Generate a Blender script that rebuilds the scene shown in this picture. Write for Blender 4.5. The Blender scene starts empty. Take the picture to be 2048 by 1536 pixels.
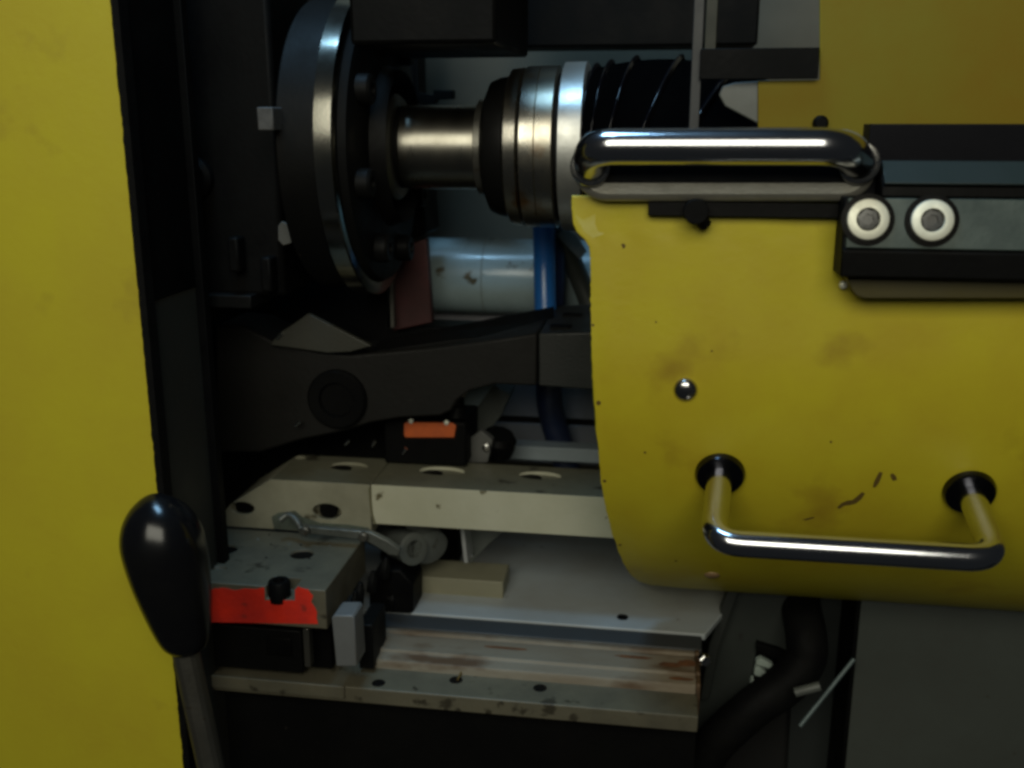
import bpy, bmesh, math, random
from mathutils import Vector, Matrix, noise
random.seed(7)
S = bpy.context.scene
COL = S.collection
R = math.radians

# ---------------------------------------------------------------- camera
F = 2000.0                       # focal length in photo pixels (photo is 2048 wide)
CAM = Vector((0.10, -0.66, 0.18))
cd = bpy.data.cameras.new("camera"); cam = bpy.data.objects.new("camera", cd); COL.objects.link(cam)
cam.location = CAM
cam.rotation_euler = (R(90 - 14.7), 0, R(8.7))
cd.sensor_width = 36; cd.lens = 36 * F / 2048
cd.clip_start = 0.01; cd.clip_end = 50
cd.dof.use_dof = True; cd.dof.focus_distance = 0.72; cd.dof.aperture_fstop = 5.6
S.camera = cam
CM = cam.rotation_euler.to_matrix()

# ---------------------------------------------------------------- world and lamps
w = bpy.data.worlds.new("World"); S.world = w; w.use_nodes = True
bg = w.node_tree.nodes["Background"]
bg.inputs[0].default_value = (0.85, 0.95, 1.0, 1); bg.inputs[1].default_value = 0.014

def area(name, loc, target, sx, sy, power, col, label):
    l = bpy.data.lights.new(name, 'AREA'); l.shape = 'RECTANGLE'; l.size = sx; l.size_y = sy
    l.energy = power; l.color = col
    o = bpy.data.objects.new(name, l); COL.objects.link(o); o.location = loc
    o.rotation_euler = (Vector(target) - Vector(loc)).to_track_quat('-Z', 'Y').to_euler()
    return o
area("ceiling_lamp", (0.02, -1.45, 0.82), (0.0, 0.1, 0.05), 1.35, 0.78, 16.0, (1.0, 0.97, 0.80), "")
area("workshop_window", (-0.20, -0.10, 1.15), (0.0, 0.18, 0.03), 0.42, 0.26, 7.5, (0.36, 0.68, 1.0), "")
S.view_settings.view_transform = 'Standard'; S.view_settings.look = 'None'
S.view_settings.exposure = 0; S.view_settings.gamma = 1
S.cycles.use_denoising = True
S.cycles.pixel_filter_type = 'GAUSSIAN'; S.cycles.filter_width = 3.4
S.cycles.max_bounces = 8

# ---------------------------------------------------------------- pixel helpers
def ray(px, py): return CM @ Vector(((px - 1024) / F, (768 - py) / F, -1))
def V(px, py, Y):
    d = ray(px, py); return CAM + d * ((Y - CAM.y) / d.y)
def VX(px, py, X):
    d = ray(px, py); return CAM + d * ((X - CAM.x) / d.x)
def VZ(px, py, Z):
    d = ray(px, py); return CAM + d * ((Z - CAM.z) / d.z)
CMI = CM.transposed()
def proj(p):
    q = CMI @ (Vector(p) - CAM); return (1024 + F * q.x / -q.z, 768 - F * q.y / -q.z)
def MM(Y): return (Y - CAM.y) / F     # metres per photo pixel, roughly, at depth Y

# ---------------------------------------------------------------- mesh helpers (world coordinates)
def NB(): return bmesh.new()
def box(x0, x1, y0, y1, z0, z1, bm=None):
    bm = bm or NB()
    x0, x1 = sorted((x0, x1)); y0, y1 = sorted((y0, y1)); z0, z1 = sorted((z0, z1))
    v = [bm.verts.new((x, y, z)) for x in (x0, x1) for y in (y0, y1) for z in (z0, z1)]
    for f in ((0,1,3,2),(4,6,7,5),(0,4,5,1),(2,3,7,6),(0,2,6,4),(1,5,7,3)):
        bm.faces.new([v[i] for i in f])
    return bm
def boxpx(l, t, r, b, Y0, Y1, bm=None):
    m = (t + b) / 2; c = (l + r) / 2
    return box(V(l, m, Y0).x, V(r, m, Y0).x, Y0, Y1, V(c, b, Y0).z, V(c, t, Y0).z, bm)
def loft(A, B, bm=None, cap=True):
    bm = bm or NB(); n = len(A)
    a = [bm.verts.new(p) for p in A]; b = [bm.verts.new(p) for p in B]
    for i in range(n):
        bm.faces.new((a[i], a[(i+1) % n], b[(i+1) % n], b[i]))
    if cap:
        bm.faces.new(a[::-1]); bm.faces.new(b)
    return bm
def fin(bm):
    bmesh.ops.recalc_face_normals(bm, faces=bm.faces[:]); return bm
def prismpx(pts, Y0, Y1, bm=None):
    A = [V(x, y, Y0) for x, y in pts]
    return loft(A, [p + Vector((0, Y1 - Y0, 0)) for p in A], bm)
def prismyz(prof, x0, x1, bm=None):
    return loft([Vector((x0, y, z)) for y, z in prof], [Vector((x1, y, z)) for y, z in prof], bm)
def lathe(prof, o, ax=(1, 0, 0), seg=64, bm=None, sx=1.0, cap=True):
    bm = bm or NB(); o = Vector(o); ax = Vector(ax).normalized()
    u = ax.orthogonal().normalized(); v = ax.cross(u)
    rows = []
    for t, r in prof:
        rows.append([bm.verts.new(o + ax * t + (u * math.cos(2*math.pi*k/seg) + v * math.sin(2*math.pi*k/seg)) * max(r, 1e-5)) for k in range(seg)])
    for a, b in zip(rows, rows[1:]):
        for k in range(seg):
            bm.faces.new((a[k], a[(k+1) % seg], b[(k+1) % seg], b[k]))
    if cap:
        bm.faces.new(rows[0][::-1]); bm.faces.new(rows[-1])
    return bm
def fillet(pts, rad, n=8):
    out = [Vector(pts[0])]
    for a, b, c in zip(pts, pts[1:], pts[2:]):
        a, b, c = Vector(a), Vector(b), Vector(c)
        d0 = (a - b).normalized(); d1 = (c - b).normalized()
        rr = min(rad, (a-b).length * .48, (c-b).length * .48)
        p0 = b + d0 * rr; p1 = b + d1 * rr
        for i in range(n + 1):
            t = i / n; out.append(p0 * (1-t)**2 + b * 2*t*(1-t) + p1 * t*t)
    out.append(Vector(pts[-1])); return out
def tube(pts, r, seg=28, bm=None):
    bm = bm or NB(); pts = [Vector(p) for p in pts]; n = len(pts)
    rad = r if isinstance(r, (list, tuple)) else [r] * n
    T = [(pts[min(i+1, n-1)] - pts[max(i-1, 0)]).normalized() for i in range(n)]
    u = T[0].orthogonal().normalized(); rows = []
    for i in range(n):
        u = (u - T[i] * u.dot(T[i])).normalized(); v = T[i].cross(u)
        rows.append([bm.verts.new(pts[i] + (u*math.cos(2*math.pi*k/seg) + v*math.sin(2*math.pi*k/seg)) * rad[i]) for k in range(seg)])
    for a, b in zip(rows, rows[1:]):
        for k in range(seg): bm.faces.new((a[k], a[(k+1) % seg], b[(k+1) % seg], b[k]))
    bm.faces.new(rows[0][::-1]); bm.faces.new(rows[-1])
    return bm
def spline(pts, n=10):
    P = [Vector(p) for p in pts]; P = [P[0]*2-P[1]] + P + [P[-1]*2-P[-2]]; out = []
    for i in range(1, len(P)-2):
        for k in range(n):
            t = k/n; a, b, c, d = P[i-1:i+3]
            out.append(.5*((2*b)+(c-a)*t+(2*a-5*b+4*c-d)*t*t+(3*b-a-3*c+d)*t**3))
    out.append(P[-2]); return out

# ---------------------------------------------------------------- objects
def tag(o, label=None, cat=None, group=None, kind=None):
    if label: o['label'] = label
    if cat: o['category'] = cat
    if group: o['group'] = group
    if kind: o['kind'] = kind
    return o
def mesh(name, bm, mt, parent=None, bev=0.0005, smooth=35):
    fin(bm)
    if parent is None:
        c = Vector((0, 0, 0))
        for v in bm.verts: c += v.co
        c /= len(bm.verts); c.z = min(v.co.z for v in bm.verts)
    else:
        c = Vector((0, 0, 0)); q = parent
        while q: c += q.location; q = q.parent
    bmesh.ops.translate(bm, verts=bm.verts[:], vec=-c)
    me = bpy.data.meshes.new(name); bm.to_mesh(me); bm.free()
    me.materials.append(mt)
    for p in me.polygons: p.use_smooth = True
    me.set_sharp_from_angle(angle=R(smooth))
    o = bpy.data.objects.new(name, me); COL.objects.link(o)
    if parent is None: o.location = c
    else: o.parent = parent
    if bev:
        m = o.modifiers.new("bevel", 'BEVEL'); m.width = bev; m.segments = 2; m.limit_method = 'ANGLE'; m.angle_limit = R(40)
    return o
def thing(name, label, cat, loc, group=None):
    o = bpy.data.objects.new(name, None); COL.objects.link(o); o.location = loc; o.empty_display_size = .01
    return tag(o, label, cat, group)
def bmobj(bm):
    fin(bm); me = bpy.data.meshes.new("cutter"); bm.to_mesh(me); bm.free()
    o = bpy.data.objects.new("cutter", me); COL.objects.link(o); return o
def cut(bm, cutters):
    """subtract closed bmeshes from bm, return the resulting bmesh"""
    base = bmobj(bm); cs = [bmobj(c) for c in cutters]
    for c in cs:
        m = base.modifiers.new("b", 'BOOLEAN'); m.object = c; m.operation = 'DIFFERENCE'; m.solver = 'EXACT'
    dg = bpy.context.evaluated_depsgraph_get(); dg.update()
    ev = base.evaluated_get(dg); nb = NB(); nb.from_mesh(ev.to_mesh()); ev.to_mesh_clear()
    for o in [base] + cs:
        me = o.data; bpy.data.objects.remove(o); bpy.data.meshes.remove(me)
    return nb

# ---------------------------------------------------------------- materials
def mat(name, col, rough=.5, metal=0., col2=None, nscale=12., namt=.5, spots=None, sscale=90., sthr=.68,
        bump=.08, bscale=400., stretch=(1, 1, 1), coat=0., rvar=.12, spec=.5, soft=.06):
    m = bpy.data.materials.new(name); m.use_nodes = True; nt = m.node_tree; N = nt.nodes; L = nt.links
    b = N["Principled BSDF"]; b.inputs["Metallic"].default_value = metal
    b.inputs["Coat Weight"].default_value = coat; b.inputs["Coat Roughness"].default_value = .08
    b.inputs["Specular IOR Level"].default_value = spec
    tc = N.new("ShaderNodeNewGeometry"); mp = N.new("ShaderNodeMapping"); mp.inputs["Scale"].default_value = stretch
    L.new(tc.outputs["Position"], mp.inputs["Vector"])
    n1 = N.new("ShaderNodeTexNoise"); n1.inputs["Scale"].default_value = nscale; n1.inputs["Detail"].default_value = 8; n1.inputs["Roughness"].default_value = .62
    L.new(mp.outputs[0], n1.inputs["Vector"])
    cr = N.new("ShaderNodeMapRange"); cr.inputs["From Min"].default_value = .36; cr.inputs["From Max"].default_value = .66
    cr.inputs["To Max"].default_value = namt; L.new(n1.outputs["Fac"], cr.inputs["Value"])
    mx = N.new("ShaderNodeMix"); mx.data_type = 'RGBA'
    c2 = col2 or tuple(c * .6 for c in col)
    mx.inputs["A"].default_value = (*col, 1); mx.inputs["B"].default_value = (*c2, 1)
    L.new(cr.outputs[0], mx.inputs["Factor"]); out = mx.outputs["Result"]
    if spots:
        n2 = N.new("ShaderNodeTexNoise"); n2.inputs["Scale"].default_value = sscale; n2.inputs["Detail"].default_value = 5
        L.new(mp.outputs[0], n2.inputs["Vector"])
        r2 = N.new("ShaderNodeMapRange"); r2.inputs["From Min"].default_value = sthr; r2.inputs["From Max"].default_value = sthr + soft
        L.new(n2.outputs["Fac"], r2.inputs["Value"])
        m2 = N.new("ShaderNodeMix"); m2.data_type = 'RGBA'; m2.inputs["B"].default_value = (*spots, 1)
        L.new(out, m2.inputs["A"]); L.new(r2.outputs[0], m2.inputs["Factor"]); out = m2.outputs["Result"]
    L.new(out, b.inputs["Base Color"])
    rr = N.new("ShaderNodeMapRange"); rr.inputs["From Min"].default_value = .3; rr.inputs["From Max"].default_value = .7
    rr.inputs["To Min"].default_value = max(.02, rough - rvar); rr.inputs["To Max"].default_value = rough + rvar
    L.new(n1.outputs["Fac"], rr.inputs["Value"]); L.new(rr.outputs[0], b.inputs["Roughness"])
    if bump:
        n3 = N.new("ShaderNodeTexNoise"); n3.inputs["Scale"].default_value = bscale; n3.inputs["Detail"].default_value = 3
        L.new(mp.outputs[0], n3.inputs["Vector"])
        bp = N.new("ShaderNodeBump"); bp.inputs["Strength"].default_value = bump; bp.inputs["Distance"].default_value = .0006
        L.new(n3.outputs["Fac"], bp.inputs["Height"]); L.new(bp.outputs[0], b.inputs["Normal"])
    return m

YELLOW = mat("yellow_paint", (.50, .43, .020), .45, 0, (.44, .34, .012), 13, .85, (.30, .20, .012), 15, .60, .22, 170, rvar=.10, soft=.2)
COLLAR = mat("dark_chrome", (.07, .07, .08), .22, 1, (.03, .03, .035), 60, .7, bump=.05)
STAIN = mat("stained_steel", (.42, .40, .35), .30, 1, (.34, .30, .22), 26, .8, (.26, .13, .05), 36, .60, .06, 500, soft=.16, rvar=.08)
YELDOOR = mat("yellow_door_paint", (.50, .435, .022), .5, 0, (.45, .36, .016), 10, .8, (.34, .25, .02), 22, .63, .2, 180, rvar=.09, soft=.2)
OLIVE = mat("shade_dark_ochre_paint", (.19, .155, .006), .6, 0, (.20, .12, .005), 6, .9, bump=.1, spec=.2)  # ochre darkened in the colour itself to put the cover in shade
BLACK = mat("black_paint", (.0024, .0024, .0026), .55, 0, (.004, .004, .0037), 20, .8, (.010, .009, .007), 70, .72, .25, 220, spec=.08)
BLACKM = mat("black_oxide_steel", (.0035, .0035, .0035), .55, .0, (.0025, .0025, .0022), 25, .7, (.03, .025, .02), 110, .72, .2, 320, spec=.14)
RUBBER = mat("black_rubber", (.0035, .0035, .0038), .65, 0, (.006, .006, .0055), 40, .7, bump=.5, bscale=150, spec=.1)
GLOSSB = mat("glossy_black_plastic", (.004, .004, .005), .2, 0, (.006, .006, .006), 30, .6, bump=.05, bscale=120, rvar=.06, spec=.4)
RIDGE = mat("polished_gaiter_ridge", (.004, .004, .006), .14, 0, spec=.7, bump=.02)
BELL = mat("black_gaiter_rubber", (.0012, .0012, .0014), .7, 0, (.002, .002, .002), 30, .6, bump=.03, bscale=200, rvar=.04, spec=0.0)
CHROME = mat("chrome", (.60, .61, .65), .17, 1, (.5, .5, .52), 30, .5, bump=.015, bscale=500, rvar=.03)
CHROMED = mat("worn_chrome", (.5, .5, .5), .25, 1, (.3, .28, .24), 60, .8, (.12, .09, .05), 180, .66, .1, 600)
STEEL = mat("turned_steel", (.29, .275, .235), .30, 1, (.23, .215, .175), 14, .6, (.30, .17, .08), 32, .72, .05, 500, stretch=(3, 1, 1), soft=.2, rvar=.06)
STEELD = mat("dull_steel", (.15, .145, .125), .42, .85, (.12, .115, .10), 40, .8, (.06, .04, .02), 80, .68, .25, 400)
PLATE = mat("handle_plate_metal", (.31, .30, .26), .45, .5, (.22, .215, .18), 60, .7, (.07, .06, .04), 120, .7, .35, 500)
TEALM = mat("block_face_anodised", (.040, .062, .054), .5, .1, (.028, .042, .037), 40, .6, bump=.2, bscale=300)
WASH = mat("zinc_washer", (.78, .78, .66), .5, .35, (.6, .6, .5), 60, .6, bump=.12)
CREAM = mat("cream_grey_paint", (.47, .46, .35), .5, 0, (.37, .36, .25), 16, .7, (.10, .085, .04), 75, .675, .22, 260)
CREAMD = mat("oily_grey_paint", (.115, .104, .070), .55, 0, (.065, .058, .038), 20, .85, (.035, .03, .018), 60, .62, .3, 260)
GREYG = mat("grey_green_paint", (.10, .11, .10), .5, 0, (.065, .07, .065), 22, .8, (.04, .04, .03), 80, .66, .25, 250)
BEDM = mat("bed_grey_paint", (.35, .385, .40), .45, 0, (.29, .29, .27), 11, .8, (.10, .085, .06), 70, .70, .15, 300)
PIPEM = mat("pale_blue_pipe_paint", (.36, .46, .48), .27, 0, (.26, .33, .33), 14, .8, (.10, .085, .05), 48, .66, .12, 250)
BLUEH = mat("blue_hose_plastic", (.02, .13, .40), .28, 0, (.015, .09, .3), 25, .6, bump=.06)
NAVY = mat("shaded_hose_navy", (.010, .020, .065), .45, 0, (.014, .014, .016), 25, .6, bump=.2)
REDP = mat("red_paint", (.78, .030, .010), .55, 0, (.48, .016, .008), 30, .9, (.30, .02, .01), 60, .68, .4, 260)
ORANGE = mat("orange_label_plastic", (.50, .10, .02), .55, 0, (.32, .06, .015), 60, .9, bump=.05)
REDD = mat("dark_red_plate_paint", (.055, .010, .010), .6, 0, (.025, .007, .006), 25, .8, bump=.2)
RUST = mat("rusty_cover_steel", (.20, .175, .13), .68, .0, (.145, .105, .065), 16, .8, (.085, .048, .022), 26, .60, .5, 220, stretch=(.55, 1.3, 1.3), soft=.12)
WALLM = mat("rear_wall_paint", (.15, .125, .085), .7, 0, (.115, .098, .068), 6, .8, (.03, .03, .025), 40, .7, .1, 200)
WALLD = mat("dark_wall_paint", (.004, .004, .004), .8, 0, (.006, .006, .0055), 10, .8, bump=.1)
DKSIDE = mat("door_return_paint", (.022, .022, .017), .6, 0, (.015, .016, .012), 14, .8, bump=.15)
GROOVE = mat("black_oil_and_hole_shade", (.004, .0035, .003), .6, 0, bump=.1, spec=.1)  # for oil and grooves; also paints the shade inside holes
SCUFF = mat("brown_scuff", (.12, .075, .01), .7, 0, bump=.2)
WHITE = mat("pale_plastic", (.40, .47, .42), .5, 0, (.25, .3, .27), 60, .7, bump=.05)

# ================================================================ THE SETTING
YW = 0.52
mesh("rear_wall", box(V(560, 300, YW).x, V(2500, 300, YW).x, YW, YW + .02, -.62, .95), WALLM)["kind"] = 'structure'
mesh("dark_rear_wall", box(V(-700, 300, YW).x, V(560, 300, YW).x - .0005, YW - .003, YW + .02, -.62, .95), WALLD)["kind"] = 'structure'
# sloping bed of the bench (grey) seen between rail and rusty cover
ZB = V(1100, 1246, .135).z
bedfl = NB()
x0, x1 = V(560, 1240, .135).x, V(1500, 1240, .135).x
e0, e1 = VZ(1416, 1262, ZB), VZ(1484, 1180, ZB)
e2 = e1 + (e1 - e0) * ((YW - .004 - e1.y) / (e1.y - e0.y)); e0 = e0 + (e1 - e0) * ((.135 - e0.y) / (e1.y - e0.y))
pb = [Vector((x0, .135, ZB)), e0, e1, e2, Vector((x0, YW - .004, ZB))]
loft(pb, [q - Vector((0, 0, .006)) for q in pb], bedfl)
mesh("bench_bed", bedfl, BEDM, bev=.001)["kind"] = 'structure'
mesh("bench_floor", box(-1.0, 1.0, -.12, YW - .004, -.62, -.60), WALLD)["kind"] = 'structure'

# ================================================================ LEFT DOOR
YD = -.02
xe = V(320, 990, YD).x
t = thing("yellow_door", "flat yellow door panel with a ragged black edge strip, left of the black grip", "machine door", (xe, YD, -.60))
zt, zb = V(232, -160, YD).z, -.60
mesh("panel", box(V(-500, 700, YD).x, xe, YD, YD + .004, zb, zt), YELDOOR, t, bev=.0008)
# edge strip with chipped outline
bm = NB(); n = 260; A = []; B = []
for i in range(n + 1):
    z = zb + (zt - zb) * i / n
    j = noise.noise(Vector((0, 0, z * 70))) * .0007 + noise.noise(Vector((3, 0, z * 260))) * .0006
    A.append(Vector((xe - .0012 + j, YD - .0016, z))); B.append(Vector((xe + .0042, YD - .0016, z)))
for i in range(n):
    q = [A[i], A[i+1], B[i+1], B[i]]; p = [bm.verts.new(v) for v in q]; p2 = [bm.verts.new(v + Vector((0, .012, 0))) for v in q]
    bm.faces.new(p)
    bm.faces.new((p[0], p[1], p2[1], p2[0])); bm.faces.new((p[2], p[3], p2[3], p2[2]))
bmesh.ops.remove_doubles(bm, verts=bm.verts[:], dist=1e-6)
mesh("edge_seal", bm, RUBBER, t, bev=0)
ysd = .062
mesh("door_return", box(xe - .003, xe, YD + .0045, ysd, zb, V(300, 596, YD + .03).z), DKSIDE, t)
mesh("door_return", box(xe - .003, xe + .0005, YD + .0045, ysd, V(300, 596, YD + .03).z + .0005, zt), BLACK, t)
mesh("inner_frame", box(xe - .03, xe + .006, ysd + .0003, ysd + .01, zb, zt), BLACK, t)

# ================================================================ HEADSTOCK HOUSING (dark, upper left)
t = thing("headstock_housing", "large matt black headstock housing filling the dark upper left corner behind the yellow door", "machine housing", (V(380, 600, .1).x, .1, V(380, 600, .1).z))
hb = NB()
boxpx(170, -40, 552, 588, .10, .19, hb)
mesh("casing", hb, BLACK, t, bev=.004)
mesh("base_ledge", boxpx(372, 590, 502, 616, .088, .20), BLACKM, t, bev=.001)
mesh("base_ledge", boxpx(300, 606, 420, 640, .10, .20), BLACK, t, bev=.001)
c = V(388, 356, .0985)
mesh("cover_boss", lathe([(0, .017), (-.006, .017), (-.009, .013), (-.009, .006), (-.005, .005)], c, (0, 1, 0), 32), BLACK, t)
for (a, b_) in ((455, 505), (520, 545)):
    mesh("rib", boxpx(a, b_ - 30, a + 22, b_ + 40, .085, .1), BLACK, t, bev=.002)
mesh("hinge_pad", boxpx(514, 214, 546, 261, .040, .0998), mat("pad_grey", (.07, .07, .07), .6, 0, (.03,.03,.03), 120, .9), t, bev=.001)

# ================================================================ SPINDLE (axis along X)
YC = .17; ZC = V(870, 295, YC).z
def XN(px, r, py=292): return V(px, py, YC - r).x
t = thing("drive_flange", "big dark drive flange with one bright machined rim, left of the bare steel shaft", "flange", (XN(665, .125), YC, ZC - .125))
RD = .122
xr0, xr1 = XN(624, RD), XN(664, RD)
O = (0, YC, ZC)
mesh("rim", lathe([(xr0, RD - .002), (xr0 + .001, RD), (xr1 - .001, RD), (xr1, RD - .002), (xr1, .05)], O, seg=128), mat("machined_rim", (.40, .39, .34), .17, 1, (.33, .32, .27), 20, .6, bump=.03, bscale=500, rvar=.04), t, bev=0)
xb = XN(548, RD - .006)
mesh("drum", lathe([(xb - .0005, .07), (xb, RD - .008), (xb + .002, RD - .006), (xr0 - .0005, RD - .006)], O, seg=96), BLACKM, t, bev=0)
# dark face plate with tapered hub
xh = XN(742, .05); xs0 = XN(792, .034)
mesh("face_plate", lathe([(xr1 + .0004, RD - .010), (xr1 + .006, RD - .013), (xr1 + .008, RD - .02), (xr1 + .010, .065), (xr1 + .022, .060), (xs0 - .024, .052), (xs0 - .020, .046)], O, seg=96), BLACKM, t, bev=0)
mesh("hub_collar", lathe([(xs0 - .0195, .041), (xs0 - .018, .043), (xs0 - .007, .043), (xs0 - .004, .040)], O, seg=96), STEELD, t, bev=0)
mesh("hub_groove", lathe([(xs0 - .004, .033), (xs0, .033)], O, seg=64), GROOVE, t, bev=0)
for k in range(8):
    a = 2 * math.pi * (k + .35) / 8
    c = Vector((xr1 + .006, YC + math.cos(a) * .090, ZC + math.sin(a) * .090))
    mesh("flange_bolt", lathe([(0, .0115), (.011, .0115), (.013, .0100), (.013, .005), (.008, .0045)], c, seg=24), BLACKM, t, bev=0)

t = thing("spindle_shaft", "bare horizontal steel shaft between the dark flange and the ringed coupling", "shaft", (XN(870, .034), YC, ZC - .034))
xs1 = XN(944, .034)
mesh("shaft_body", lathe([(xs0, .0325), (xs0 + .0012, .0338), (xs1, .0338)], O, seg=96), STEEL, t, bev=0)
xk = XN(985, .04)
mesh("end_collar", lathe([(xs1 + .0003, .036), (xs1 + .0012, .0385), (xs1 + .006, .0385), (xs1 + .007, .036), (xs1 + .009, .036), (xs1 + .010, .040), (xk, .040)], O, seg=96), STEELD, t, bev=0)

t = thing("ringed_coupling", "ringed steel coupling with a blue gleam and rust stain, left of the long chrome handle", "coupling", (XN(1080, .064), YC, ZC - .064))
xc0, xc1, xc2, xc3, xc4 = XN(1000, .06), XN(1030, .062), XN(1103, .064), XN(1112, .064), XN(1162, .066)
mesh("front_lip", lathe([(xk - .010, .043), (xk - .006, .052), (xk + .001, .055), (xc0 - .0004, .056)], O, seg=96), BLACKM, t, bev=0)
mesh("ring", lathe([(xc0, .0575), (xc0 + .002, .0615), (xc1 - .001, .0625), (xc1, .061)], O, seg=128), STAIN, t, bev=0)
mesh("ring_gap", lathe([(xc1, .058), (xc1 + .0015, .058)], O, seg=64), GROOVE, t, bev=0)
xm = (xc1 + xc2) / 2
mesh("ring", lathe([(xc1 + .0016, .062), (xc1 + .0025, .0635), (xm - .0005, .0638), (xm, .0632), (xm + .0005, .0638), (xc2 - .001, .0640), (xc2, .062)], O, seg=128), STAIN, t, bev=0)
mesh("ring_gap", lathe([(xc2, .058), (xc3, .058)], O, seg=64), GROOVE, t, bev=0)
mesh("ring", lathe([(xc3, .064), (xc3 + .001, .0665), (xc4 - .001, .0668), (xc4, .065), (xc4 + .002, .05)], O, seg=128), mat("satin_steel", (.52, .52, .50), .42, .9, (.42, .42, .38), 30, .7, bump=.1), t, bev=0)

# rubber gaiter
c0 = Vector((xc4 + .002, YC, ZC)); P = []; RR = []
n = 520; sk = [.03, .10, .22, .42, .66, .92]
for i in range(n + 1):
    s = i / n; a = s * R(46)
    P.append(c0 + Vector((math.sin(a) / R(46) * .105, -.01 * s, -(1 - math.cos(a)) / R(46) * .105)))
    base = .060 + .045 * s; q = min(abs(s - v) / (.012 + .006 * v) for v in sk)
    RR.append(base + .0045 * math.exp(-q * q * 1.3))
o = mesh("rubber_gaiter", tube(P, RR, 96), BELL, bev=0, smooth=80)
o.data.materials.append(RIDGE)
for p_ in o.data.polygons:
    i = p_.index // 96; sv = (i + .5) / n
    if min(abs(sv - v) / (.012 + .006 * v) for v in sk) < 1.0: p_.material_index = 1
tag(o, "glossy black corrugated rubber gaiter behind the long chrome handle", "gaiter")

# ================================================================ BEHIND THE HANDLE, TOP RIGHT
o = mesh("support_strip", boxpx(1387, -200, 1408, 268, .05, .06), mat("strip_dark_grey", (.02, .021, .022), .5)); tag(o, "narrow grey upright strip between the black gaiter and the pale wedge", "metal strip")
o = mesh("dark_upright", boxpx(1411, -200, 1434, 300, .12, .13), mat("dark_olive_paint", (.02, .02, .009), .6)); tag(o, "dark olive upright just right of the narrow grey strip", "metal strip")
o = mesh("guide_wedge", prismpx([(1438, 190), (1446, 172), (1470, 165), (1540, 160), (1540, 262), (1512, 245), (1450, 212)], .053, .062), mat("wedge_grey", (.15, .16, .15), .5), bev=.001); tag(o, "pale grey pointed wedge just left of the upper yellow cover", "metal wedge")
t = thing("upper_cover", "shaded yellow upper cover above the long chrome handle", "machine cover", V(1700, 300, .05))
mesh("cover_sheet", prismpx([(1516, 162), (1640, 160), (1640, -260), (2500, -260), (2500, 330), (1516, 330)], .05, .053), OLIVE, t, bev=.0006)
o_ = mesh("black_trim", boxpx(1400, 96, 1638, 158, .044, .049), BLACK, t, bev=.0005)
mesh("cover_screw", lathe([(0, .005), (-.004, .005), (-.006, .0035)], V(1640, 246, .0495), (0, 1, 0), 20), BLACK, t, bev=0)

# ================================================================ YELLOW GUARD (curved shell)
edge = [(300, 1146), (385, 1145), (392, 1143), (440, 1145), (462, 1152), (478, 1168), (492, 1178), (520, 1181), (600, 1181), (700, 1184), (800, 1190),
        (900, 1197), (960, 1202), (1000, 1208), (1060, 1222), (1100, 1236), (1130, 1249), (1150, 1262), (1162, 1277), (1170, 1300), (1174, 1340), (1200, 1700)]
def ex(py):
    for (a, xa), (b, xb_) in zip(edge, edge[1:]):
        if a <= py <= b: return xa + (xb_ - xa) * (py - a) / (b - a)
    return edge[0][1] if py < 300 else 1300
RG = .285
zt0 = V(1250, 680, 0).z
prof = []
for i in range(60):
    prof.append((0.0, zt0 + (V(1250, 392, 0).z - zt0) * (1 - i / 60)))
for i in range(130):
    a = R(78) * i / 129
    prof.append((RG * (1 - math.cos(a)), zt0 - RG * math.sin(a)))
bm = NB(); rows = []; NX = 90; xright = V(2350, 800, 0).x
for (y, z) in prof:
    x = V(1200, 700, 0).x
    for k in range(30):
        px, py = proj((x, y, z)); tgt = ex(py)
        x += (tgt - px) * MM(y) * .8
    x += noise.noise(Vector((0, y * 60, z * 60))) * .0008 + noise.noise(Vector((5, y * 300, z * 300))) * .0006
    rows.append([bm.verts.new((x + (xright - x) * (j / NX) ** 1.6, y + noise.noise(Vector((j * .11, y * 9, z * 9))) * .0012, z)) for j in range(NX + 1)])
# stop where the silhouette bottom ends
for a, b in zip(rows, rows[1:]):
    for j in range(NX): bm.faces.new((a[j], a[j+1], b[j+1], b[j]))
t = thing("yellow_guard", "curved yellow sheet guard with two chrome handles, filling the right side", "machine guard", (V(1500, 1170, 0).x, .05, zt0 - .2))
sh = mesh("shell", bm, YELLOW, t, bev=0, smooth=60)
if sum(p.normal.y for p in sh.data.polygons) > 0: sh.data.flip_normals()
m = sh.modifiers.new("solid", 'SOLIDIFY'); m.thickness = .003; m.offset = -1
def gsurf(px, py):
    """point and outward normal on the guard under a photo pixel"""
    d = ray(px, py); best = None
    for y0 in range(0, 2600):
        s = .55 + y0 * .0002; p = CAM + d * s
        if p.z >= zt0: ok = p.y >= 0; nn = Vector((0, -1, 0))
        else:
            q = Vector((0, p.y - RG, p.z - zt0)); ok = q.length <= RG; nn = Vector((0, q.y, q.z)).normalized()
        if ok: return p, nn
    return p, Vector((0, -1, 0))
p, nn = gsurf(1371, 779)
mesh("dome_screw", lathe([(-.001, .0082), (.001, .0080), (.0028, .0068), (.004, .0048), (.0047, .0022), (.0049, .0002)], p, nn, 32), CHROMED, t, bev=0)
p, nn = gsurf(1424, 1149)
mesh("small_screw", lathe([(-.001, .0062), (.001, .0060), (.0022, .0040), (.0022, .001)], p, nn, 24), mat("painted_screw", (.32, .2, .1), .5), t, bev=0)
p, nn = gsurf(1246, 492)
mesh("paint_chip", lathe([(-.001, .0019), (.00025, .0017)], p, nn, 9), SCUFF, t, bev=0)
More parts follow.
